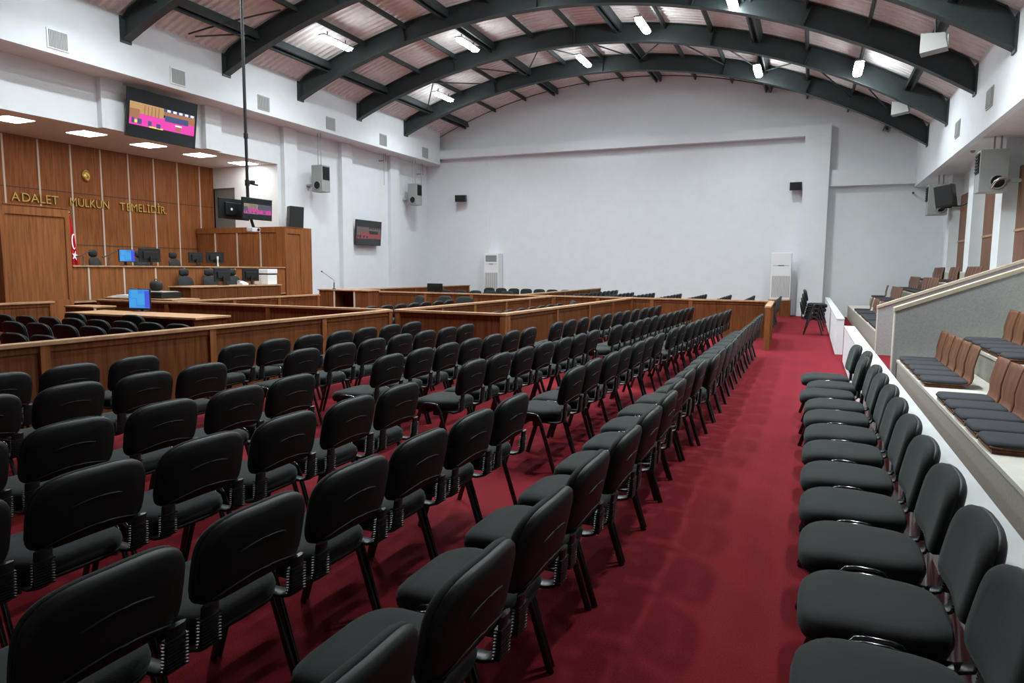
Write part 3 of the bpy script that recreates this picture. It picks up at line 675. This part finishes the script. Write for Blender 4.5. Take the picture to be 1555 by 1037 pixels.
# gold relief face
t = thing('gold_face_relief', 'small gold relief of a face mounted high on the wood bench wall', 'relief', (XB + .013, 12.84, 3.98))
vs = []; fs = []; nu, nv = 18, 18
for j in range(nv + 1):
    v = -1 + 2 * j / nv
    for i in range(nu + 1):
        u = -1 + 2 * i / nu; rr = math.sqrt(max(0, 1 - v * v)); wd = .105 * rr * (1 - .16 * max(0, -v)); yy = u * wd; zz = .150 * v
        d = .075 * math.sqrt(max(0, 1 - (u * .98) ** 2)) * (rr ** .5)
        d += .045 * math.exp(-(yy / .014) ** 2 - ((zz + .005) / .035) ** 2)                       # nose
        d -= .022 * (math.exp(-((yy - .038) / .017) ** 2 - ((zz - .035) / .013) ** 2) + math.exp(-((yy + .038) / .017) ** 2 - ((zz - .035) / .013) ** 2))
        d += .012 * math.exp(-(yy / .05) ** 2 - ((zz - .06) / .012) ** 2) - .010 * math.exp(-(yy / .03) ** 2 - ((zz + .068) / .006) ** 2) + .010 * math.exp(-(yy / .022) ** 2 - ((zz + .12) / .018) ** 2)
        vs.append((max(.001, d), yy, zz))
for j in range(nv):
    for i in range(nu): fs.append((j * (nu + 1) + i, j * (nu + 1) + i + 1, (j + 1) * (nu + 1) + i + 1, (j + 1) * (nu + 1) + i))
MB().add(vs, fs, 0, True).build('face', M['gold'], t)
MB().pad([(.112 * math.cos(a), .02 + .158 * math.sin(a)) for a in [2 * PI * i / 20 for i in range(20)]], [(0, 0), (.0, .012), (.02, .02)], lambda u, v, w: (w - .0, u, v)).build('hair', M['gold'], t)
t = thing('wall_lettering', 'gold capital letters reading ADALET MÜLKÜN TEMELİDİR. on the bench wall', 'sign', (XB + .013, 13.0, 3.15))
def word(txt, y0, y1, h):
    cu = bpy.data.curves.new('letter', 'FONT'); cu.body = txt; cu.size = 1; cu.extrude = 0; ob = bpy.data.objects.new('letter', cu); C.objects.link(ob)
    bpy.context.view_layer.update(); W_ = ob.dimensions.x; bpy.data.objects.remove(ob)
    sx = (y1 - y0) / W_; out = []
    for i in range(len(txt)):
        if txt[i] == ' ': continue
        c1 = bpy.data.curves.new('letter', 'FONT'); c1.body = txt[:i] + '|'; o1 = bpy.data.objects.new('tmp', c1); C.objects.link(o1)
        c2 = bpy.data.curves.new('letter', 'FONT'); c2.body = '|'; o3 = bpy.data.objects.new('tmp', c2); C.objects.link(o3)
        c = bpy.data.curves.new('letter', 'FONT'); c.body = txt[i]; c.extrude = .02; c.resolution_u = 3; o2 = bpy.data.objects.new('letter', c); C.objects.link(o2)
        bpy.context.view_layer.update()
        adv = o1.dimensions.x - o3.dimensions.x if i else 0.0
        me = bpy.data.meshes.new_from_object(o2.evaluated_get(bpy.context.evaluated_depsgraph_get()))
        bpy.data.objects.remove(o1); bpy.data.objects.remove(o2); bpy.data.objects.remove(o3)
        k_ = h / .70
        me.transform(Matrix(((0, 0, .8, .016), (sx, 0, 0, y0 - 13.0 + adv * sx), (0, k_, 0, 0), (0, 0, 0, 1))))
        me.materials.clear(); me.materials.append(M['gold'])
        lo = bpy.data.objects.new('letter', me); C.objects.link(lo); lo.parent = t
word('ADALET', 10.86, 12.0, .22); word('MÜLKÜN', 12.32, 13.42, .22); word('TEMELİDİR.', 13.78, 15.32, .22)

# ------------------------------------------------------------------ televisions
def picture(mb, w_, h_, kind):
    # coloured areas of the broadcast picture, u in 0..1 across, v in 0..1 up, standing proud of the glass by a millimetre
    if kind == 'bright': idx = dict(tan=0, brown=1, pink=2, navy=3, white=4, yellow=5)
    else: idx = dict(tan=0, brown=1, pink=2, navy=3, white=1, yellow=0)
    R_ = [(.02, .50, .50, .80, 'tan'), (.02, .30, .50, .52, 'pink'), (.02, .38, .16, .62, 'brown'), (.50, .22, .98, .55, 'pink'), (.50, .62, .98, .72, 'brown'), (.50, .72, .98, .80, 'navy'), (.52, .46, .88, .62, 'navy'),
          (.88, .5, .98, .64, 'brown'), (.02, .20, .50, .30, 'pink'), (.30, .20, .50, .24, 'yellow'), (.06, .26, .16, .34, 'yellow'), (.05, .24, .09, .38, 'navy'), (.13, .24, .19, .38, 'navy'), (.28, .24, .33, .37, 'navy'), (.40, .22, .46, .34, 'navy'), (.68, .38, .78, .42, 'white'), (.69, .26, .77, .37, 'brown')]
    R_ += [(.55 + .09 * i, .73, .60 + .09 * i, .79, 'white') for i in range(5)]
    for q in range(5): R_.append((.22 + .05 * q, .50, .235 + .05 * q, .76, 'brown'))
    for n_, (a, b, c, d, col) in enumerate(R_):
        b = .25 + (b - .2) * .80; d = .25 + (d - .2) * .80
        e = .0005 + .00012 * n_
        mb.box((a - .5) * w_, -e, b * h_, (c - .5) * w_, 0, d * h_, idx[col])
    return mb
def television(name, loc, rz, w_, h_, label, kind, tilt=0, cat='television', group=None):
    t = thing(name, label, cat, loc, rz, group); mt = Matrix.Rotation(tilt, 4, 'X')
    MB().cbox(-w_ / 2, 0, 0, w_ / 2, .05, h_, .008).cbox(-w_ / 3, .05, h_ * .2, w_ / 3, .09, h_ * .8, .01).xf(mt).build('housing', M['blacksatin'], t)
    s_ = MB().box(-w_ / 2 + .015, -.002, .015, w_ / 2 - .015, 0, h_ - .015).xf(mt).build('screen', M['screen_off'], t)
    if kind:
        ms = [M['s_tan'], M['s_brown'], M['s_pink'], M['s_navy'], M['s_white'], M['s_yellow']] if kind == 'bright' else ([M['s_dtan'], M['s_dnavy'], M['s_dpink'], M['s_dnavy']] if kind == 'dim' else [M['s_dgrey'], M['s_dgrey'], M['s_dred'], M['screen_off']])
        pm = picture(MB(), w_ * .97, h_ * .97, kind); pm.v = [(x, y - .0022, z + h_ * .015) for x, y, z in pm.v]; pm.xf(mt).build('picture', ms, s_)
    return t
tv = television('wall_television', (XW + .40, 12.70, 4.66), FX, 2.02, 1.14, 'large lit television hung high between pilasters showing the courtroom', 'bright', math.radians(8))
MB().box(-.3, .09, .3, .3, .39, .8).build('wall_bracket', M['blacksatin'], tv)
tv = television('wall_television', (XW + .22, 21.70, 2.40), FX, 1.62, .92, 'dim television on the left white wall showing a dark red picture', 'dark', math.radians(4))
MB().box(-.25, .09, .3, .25, .21, .6).build('wall_bracket', M['blacksatin'], tv)
# ceiling pole with two screens
t = thing('monitor_pole', 'thin black ceiling pole holding the hanging screens and a camera', 'pole', (-10.82, 11.1, 0))
MB().tube([(0, 0, 2.62), (0, 0, arcz(-10.82, .26))], .032, seg=10).build('pole', M['blacksatin'], t)
MB().tube([(0, 0, 4.2), (0, 0, 4.3)], .045, seg=10).build('collar', M['blacksatin'], t)
MB().tube([(0, 0, 3.24), (0, 0, 3.36)], .05, seg=10).build('collar', M['blacksatin'], t)
MB().box(-.1, -.03, 2.70, .1, .03, 2.78).build('cross_arm', M['blacksatin'], t)
MB().tube([(0, 0, 3.30), (.03, .26, 3.28)], .02, seg=8).box(-.03, .08, 3.30, .06, .16, 3.36).build('side_arm', M['blacksatin'], t)
tv = television('hanging_monitor', (-10.62, 11.15, 2.54), FX, .83, .44, 'hanging screen on the ceiling pole showing the courtroom picture', 'dim', math.radians(3))
tv2 = television('hanging_monitor', (-11.04, 10.9, 2.54), -FX, .80, .42, 'hanging screen on the ceiling pole seen from behind', None)
MB().lathe([(.028, -.004), (.028, 0)], 0, 0, 10).xf(Matrix.Translation((.12, .093, .20)) @ Matrix.Rotation(-PI / 2, 4, 'X')).build('bright_badge', M['white'], tv2)
t = thing('dome_camera', 'white camera hanging under the hanging screens', 'camera', (-10.80, 11.2, 2.30))
MB().cbox(-.08, -.11, 0, .08, .13, .09, .02).build('camera_body', M['white'], t); MB().tube([(0, .02, .09), (0, -.07, .315)], .03, seg=8).build('camera_bracket', M['blacksatin'], t); MB().tube([(.06, .06, .05), (.10, .07, .05)], .03, seg=10, ref=(0, 0, 1)).build('lens', M['dark'], t)

# ------------------------------------------------------------------ wall equipment
def heater(x, y, z, s_, label, pipes):
    # s_: +1 hangs on the left wall, -1 on the right wall; box grows from the wall into the hall
    t = thing('wall_heater', label, 'heater', (x, y, z), 0, 'grey wall heaters')
    W_ = .42 if s_ > 0 else .5
    MB().cbox(0, 0, 0, s_ * W_, .42, .86, .012).build('heater_body', M['greybox'], t)
    mb = MB()
    for i in range(6): mb.box(s_ * W_, .06, .42 + .065 * i, s_ * (W_ + .03), .36, .455 + .065 * i)
    mb.build('louvre', M['dark'], t)
    MB().box(s_ * W_, .05, .39, s_ * (W_ + .012), .37, .81).build('louvre_back', M['dark'], t)
    px = s_ * W_ * (.55 if s_ > 0 else .35)
    ring = [(px + .135 * math.cos(2 * PI * i / 20), -.02, .20 + .135 * math.sin(2 * PI * i / 20)) for i in range(21)]
    MB().tube(ring, .016, seg=6, ref=(0, 1, 0)).build('fan_ring', M['greybox'], t)
    MB().lathe([(.13, -.012), (.13, 0.0)], 0, 0, 20).xf(Matrix.Translation((px, 0, .20)) @ Matrix.Rotation(-PI / 2, 4, 'X')).build('fan_opening', M['dark'], t)
    if s_ < 0: MB().tube([(px - .1, -.02, .1), (px - .06, -.12, .2), (px, -.14, .25), (px + .1, -.12, .26)], .03, seg=8, ref=(0, 1, 0)).build('flue_elbow', M['chrome'], t)
    for dx in (.12, .24): MB().tube([(s_ * dx, .2, .86), (s_ * dx, .2, pipes)], .018 if s_ < 0 else .012, seg=6).build('pipe', M['greybox'], t)
    MB().box(0, .1, .2, -s_ * (abs(x - (XW if s_ > 0 else 3.88)) - .002), .32, .26).build('wall_bracket', M['greybox'], t)
heater(-15.22, 18.45, 4.04, 1, 'grey wall heater with round fan nearer the judges bench, left wall', 1.90)
heater(-15.22, 24.35, 4.12, 1, 'grey wall heater with round fan farther along the left wall', 1.82)
heater(3.58, 17.0, 3.22, -1, 'big grey wall heater on the right wall at picture edge', 1.14)
heater(3.50, 23.2, 3.22, -1, 'grey wall heater on the right wall behind the black loudspeaker', 1.14)
def speaker(loc, rot, w_, d_, h_, label, bracket=None):
    t = thing('loudspeaker', label, 'loudspeaker', loc, 0); t.rotation_euler = rot
    MB().cbox(-w_ / 2, -d_ / 2, 0, w_ / 2, d_ / 2, h_, .015).build('cabinet', M['blacksatin'], t)
    MB().box(-w_ / 2 + .02, -d_ / 2 - .008, .02, w_ / 2 - .02, -d_ / 2, h_ - .02).build('grille', M['mesh'], t)
    if bracket:
        b_ = MB()
        for a, c in bracket: b_.tube([a, c], .022, seg=6)
        b_.build('wall_bracket', M['blacksatin'], t)
speaker((-14.95, 17.28, 2.79), (0, math.radians(3), math.radians(58)), .44, .34, .66, 'black loudspeaker standing tilted on the right wooden booth')
speaker((3.18, 21.25, 3.28), (0, math.radians(-9), math.radians(-25)), .42, .34, .56, 'black loudspeaker on a wall bracket below the right soffit', [((.1, .0, 0.0), (.30, .05, -.04)), ((.30, .05, -.04), (.66, .12, .06)), ((-.14, 0, 0), (.12, 0, -.03))])
speaker((-13.7, 26.1, 4.36), (math.radians(6), 0, math.radians(12)), .46, .24, .28, 'small black loudspeaker on the back wall near left corner', [((0, .1, .14), (-.06, .30, .17))])
speaker((-.62, 26.12, 4.36), (math.radians(6), 0, math.radians(-4)), .38, .24, .28, 'small black loudspeaker on the back wall beside the column', [((0, .1, .14), (.02, .27, .17))])
def hang_box(x, y, z, w_, label, top):
    t = thing('ceiling_speaker', label, 'loudspeaker', (x, y, z), math.radians(-12), 'pale boxes hung under arches')
    MB().prism([(-w_ / 2, 0), (w_ / 2, .05), (w_ / 2 - .05, .30), (-w_ / 2, .34)], 'y', -.15, .15).build('box_body', M['offwhite'], t)
    MB().box(w_ / 2 - .015, -.11, .09, w_ / 2 + .006, .11, .27).build('front_grille', M['greybox'], t)
    MB().tube([(0, 0, .30), (0, 0, top - z)], .018, seg=6).build('hanger', M['blacksatin'], t)
hang_box(1.82, 14.62, 5.45, .42, 'larger pale box hanging below the roof arch at upper right', arcz(1.82, .3))
hang_box(1.95, 21.0, 5.66, .40, 'smaller pale box hanging below a far roof arch, right side', arcz(1.95, .3))
def cabinet_ac(x, y, label, bottom=True):
    t = thing('floor_air_conditioner', label, 'air conditioner', (x, y, .58), 0, 'white tower air conditioners')
    MB().cbox(-.33, -.22, 0, .33, .22, 1.62, .02).build('cabinet', M['white'], t)
    if bottom: mb = MB(); [mb.box(-.25, -.228, 1.28 + .03 * i, .25, -.219, 1.295 + .03 * i) for i in range(8)]; mb.box(-.25, -.222, 1.27, .25, -.2195, 1.53, 1); mb.build('air_outlet', [M['ventm'], M['grille']], t)
    MB().box(-.26, -.224, 1.17, .26, -.219, 1.185).build('seam_line', M['ventm'], t); MB().box(-.1, -.226, 1.165, .1, -.2195, 1.19).build('display', M['dark'], t)
    mb = MB(); [mb.box(-.27 + .045 * i, -.226, .08, -.25 + .045 * i, -.219, .82) for i in range(13)]; mb.build('intake_grille', M['offwhite'], t)
    return t
cabinet_ac(-12.2, 26.15, 'white tower air conditioner with grey top grille, left on back wall')
cabinet_ac(-.95, 25.8, 'white tower air conditioner beside the back wall column', False)
for x, y, lab in ((-12.2, 26.13, 'wooden plinth under the left tower air conditioner'), (-.95, 25.8, 'wooden plinth under the right tower air conditioner')):
    t = thing('wooden_plinth', lab, 'plinth', (x, y, 0)); MB().box(-.36, -.24, 0, .36, .24, .54).build('plinth_body', M['wood'], t); MB().cbox(-.38, -.25, .54, .38, .25, .578).build('top', M['cap'], t)
tag(MB().box(-12.53, 26.365, 2.25, -12.49, 26.389, 6.16).build('cable_conduit', M['white']), 'thin vertical cable conduit above the left tower air conditioner', 'conduit')
for x, y, z0, lab in ((-15.3, 22.78, 4.75, 'thin vertical pipe on left wall above the dim television'), (-15.3, 25.55, 4.6, 'thin vertical pipe on left wall in the far corner')):
    MB_ = MB().tube([(x, y, z0), (x, y, 5.948)], .012, seg=6).tube([(x + .0, y + .12, z0 + .9), (x, y + .12, 5.948)], .02, seg=6).box(XW + .002, y - .02, z0 + .9, x, y + .02, z0 + .94)
    tag(MB_.build('wall_pipe', M['greybox']), lab, 'pipe')
tag(MB().lathe([(.0501, 0), (.05, .03), (.025, .06)], 0, 0, 12).xf(Matrix.Rotation(PI, 4, 'X')).build('smoke_detector', M['offwhite'], None, (3.28, 19.0, 4.369)), 'small round detector under the right soffit', 'detector')
t = thing('security_camera', 'tiny dark security camera at the corner under the right soffit', 'camera', (2.95, 26.1, 4.14)); MB().tube([(0, 0, 0), (0, .1, .02)], .03, seg=8).build('camera_body', M['dark'], t); MB().box(-.02, .08, 0, .02, .27, .03).build('camera_bracket', M['white'], t)

# ------------------------------------------------------------------ tribune on the right
t = thing('parapet_wall', 'long low white parapet behind the right chair row', 'low wall', (.59, 0, 0))
MB().box(0, -2.5, 0, .15, 13.3, .60).build('wall_body', M['wall'], t); MB().cbox(-.006, -2.5, .60, .156, 13.306, .63, .004).build('coping', M['coping'], t)
t = thing('parapet_wall', 'low white parapet beside the far end of the aisle', 'low wall', (.50, 0, 0))
MB().box(0, 14.39, 0, .13, 25.8, .66).build('wall_body', M['wall'], t); MB().cbox(-.006, 14.384, .66, .136, 25.81, .69, .004).build('coping', M['coping'], t)
TX, TD, TZ, TR = 1.08, .645, .455, .285
def tribune(y0, y1, xf_, label):
    t = thing('tribune', label, 'tiered stand', (0, 0, 0))
    for k_ in range(5 if xf_ < 1.15 else 5):
        x0 = xf_ + TD * k_; x1 = 3.87 if k_ == 4 else xf_ + TD * (k_ + 1); z0 = 0 if k_ == 0 else TZ + TR * (k_ - 1)
        if x0 > 3.8: break
        q = MB().box(x0, y0, 0, min(x1, 3.87) if x1 < 3.8 else 3.59, y1, TZ + TR * k_ - .03); q.build('tier', M['riser'], t)
        MB().box(x0 - .012, y0, TZ + TR * k_ - .03, x1 + .0 if x1 < 3.8 else 3.59, y1, TZ + TR * k_).build('tread', M['cream'], t)
    return t
tribune(-2.5, 10.0, TX, 'near tiered stand of cream treads carrying plywood seats on the right')
tribune(14.85, 25.7, 1.20, 'far tiered stand with plywood seats beyond the stair gap')
def divider(yc, x0, z0, label, x1=3.86):
    t = thing('divider_wall', label, 'divider wall', (0, yc, 0)); sl = .396; z1 = z0 + sl * (x1 - x0)
    if x1 > 3.58: x1 = 3.58; z1 = z0 + sl * (x1 - x0)
    MB().prism([(x0, 0), (x1, 0), (x1, z1 - .05), (x0, z0 - .05)], 'y', -.075, .075).build('wall_body', M['greywall'], t)
    MB().prism([(x0 - .02, z0 - .05), (x1, z1 - .05), (x1, z1), (x0 - .02, z0)], 'y', -.095, .095).build('sloping_cap', M['divcap'], t)
    MB().box(x0 - .012, -.078, 0, x0, .078, z0 - .055).build('edge_trim', M['cream'], t)
divider(10.10, 1.03, 1.12, 'nearer grey divider wall with sloping cream cap at end of the seats')
divider(14.74, 1.21, .935, 'farther grey divider wall with sloping cap beyond the stair gap')
# plywood seat
def seat_parts():
    w_ = .385
    path = [(.21, .030), (-.10, .030), (-.155, .036), (-.185, .060), (-.200, .11), (-.215, .20), (-.235, .30), (-.252, .37), (-.262, .405)]
    vs = []; fs = []; n = len(path); th = .014; NW = 6
    nor = []
    for i in range(n):
        a = path[max(0, i - 1)]; b = path[min(n - 1, i + 1)]; dx, dz = b[0] - a[0], b[1] - a[1]; l = math.hypot(dx, dz); nor.append((dz / l, -dx / l))
    for side in (0, 1):
        for i, (y, z) in enumerate(path):
            for k_ in range(NW + 1):
                u = -1 + 2 * k_ / NW; wd = w_ / 2 * (1 if i < n - 1 else .94); cur = .018 * u * u if i > 4 else 0
                vs.append((u * wd, y + cur + nor[i][0] * th * side, z + nor[i][1] * th * side))
    S = n * (NW + 1)
    for i in range(n - 1):
        for k_ in range(NW):
            a = i * (NW + 1) + k_; b = a + NW + 1; fs.append((a, a + 1, b + 1, b)); fs.append((a + S, b + S, b + 1 + S, a + 1 + S))
        for k_ in (0, NW):
            a = i * (NW + 1) + k_; b = a + NW + 1; fs.append((a, b, b + S, a + S))
    for i in (0, n - 1):
        for k_ in range(NW): a = i * (NW + 1) + k_; fs.append((a, a + 1, a + 1 + S, a + S))
    sh = MB().add(vs, fs, 0, True); sh.box(-w_ / 2 + .01, -.12, 0.001, w_ / 2 - .01, .20, .024)
    o = [(.195 * math.copysign(abs(math.cos(a)) ** .35, math.cos(a)), .02 + .200 * math.copysign(abs(math.sin(a)) ** .35, math.sin(a))) for a in [2 * PI * i / 24 for i in range(24)]]
    cu = MB().pad(o, [(.02, .032), (0, .040), (0, .055), (.012, .070), (.05, .074)], lambda u, v, w: (u, v, w))
    return [('seat_shell', sh, M['ply']), ('cushion', cu, M['gfabric'])]
SP = thing('stadium_chair', '', 'seat'); 
for nm, mb, m_ in seat_parts(): mb.build(nm, m_, SP)
sfirst = [True]
def tseat(x, y, z, label, group):
    rz = PI / 2 + random.uniform(-.01, .01)
    if sfirst[0]:
        sfirst[0] = False; SP.location = (x, y, z); SP.rotation_euler = (0, 0, rz); SP['label'] = label; SP['group'] = group; return
    dup(SP, (x, y, z), rz, label, group)
def sgroup(xf_, tier, y_hi, n, step, where, noun):
    x = xf_ + TD * tier + .21; z = TZ + TR * tier
    for i in range(n):
        tseat(x, y_hi - step * (i + .5), z, 'plywood stadium seat, grey cushion, %s from far end, %s' % (ORD[i + 1], where), noun)
sgroup(TX, 0, 9.86, 5, .43, 'front tier by near divider', 'front tier seats by the divider')
sgroup(TX, 0, 7.08, 5, .415, 'front tier group nearest the camera', 'front tier seats nearest the camera')
sgroup(TX, 1, 9.72, 5, .43, 'second tier of the near stand', 'second tier seats of the near stand')
sgroup(TX, 1, 6.9, 5, .415, 'second tier group at right edge', 'second tier near seats')
sgroup(1.2, 0, 22.0, 1, .43, 'front tier, alone by back wall', 'far stand front tier end seat')
sgroup(1.2, 0, 21.0, 3, .43, 'front tier far stand, far group', 'far stand front tier far group')
sgroup(1.2, 0, 19.2, 5, .43, 'front tier far stand, middle group', 'far stand front tier middle group')
sgroup(1.2, 0, 16.7, 4, .43, 'front tier far stand, near group', 'far stand front tier near group')
sgroup(1.2, 1, 25.2, 1, .43, 'second tier of far stand, alone', 'far stand second tier end seat')
sgroup(1.2, 1, 23.6, 6, .43, 'second tier of far stand', 'far stand second tier')
sgroup(1.2, 2, 25.2, 5, .43, 'third tier far stand, far group', 'far stand third tier far group')
sgroup(1.2, 2, 22.4, 6, .43, 'third tier far stand, near group', 'far stand third tier near group')
sgroup(1.2, 3, 25.2, 4, .43, 'top tier far stand, far group', 'far stand top tier far group')
sgroup(1.2, 3, 22.5, 3, .43, 'top tier far stand, middle group', 'far stand top tier middle group')
sgroup(1.2, 3, 20.3, 4, .43, 'top tier far stand, near group', 'far stand top tier near group')

# ------------------------------------------------------------------ camera, world, view
f, W_, H_ = 1040.447, 1555, 1037
yaw, pitch, roll = (math.radians(a) for a in (23.40279, 6.0805, -0.4755))
fwd = Vector((-math.sin(yaw) * math.cos(pitch), math.cos(yaw) * math.cos(pitch), -math.sin(pitch)))
right = Vector((math.cos(yaw), math.sin(yaw), 0)); down = fwd.cross(right)
r2 = right * math.cos(roll) + down * math.sin(roll); d2 = down * math.cos(roll) - right * math.sin(roll)
cam = bpy.data.cameras.new('camera'); cam.sensor_width = 36; cam.lens = f / W_ * 36; cam.clip_start = .05; cam.clip_end = 200
co = bpy.data.objects.new('camera', cam); C.objects.link(co)
mw = Matrix((( r2.x, -d2.x, -fwd.x, 0), (r2.y, -d2.y, -fwd.y, 0), (r2.z, -d2.z, -fwd.z, 1.58), (0, 0, 0, 1))); co.matrix_world = mw
sc = bpy.context.scene; sc.camera = co
wd = bpy.data.worlds.new('world'); sc.world = wd; wd.use_nodes = True
wd.node_tree.nodes['Background'].inputs['Color'].default_value = (.5, .55, .6, 1); wd.node_tree.nodes['Background'].inputs['Strength'].default_value = 0.0
vs_ = sc.view_settings; vs_.view_transform = 'Standard'; vs_.look = 'None'; vs_.gamma = 1; vs_.use_curve_mapping = False; vs_.exposure = .6
sc.cycles.use_denoising = True; sc.cycles.max_bounces = 8; sc.cycles.diffuse_bounces = 5
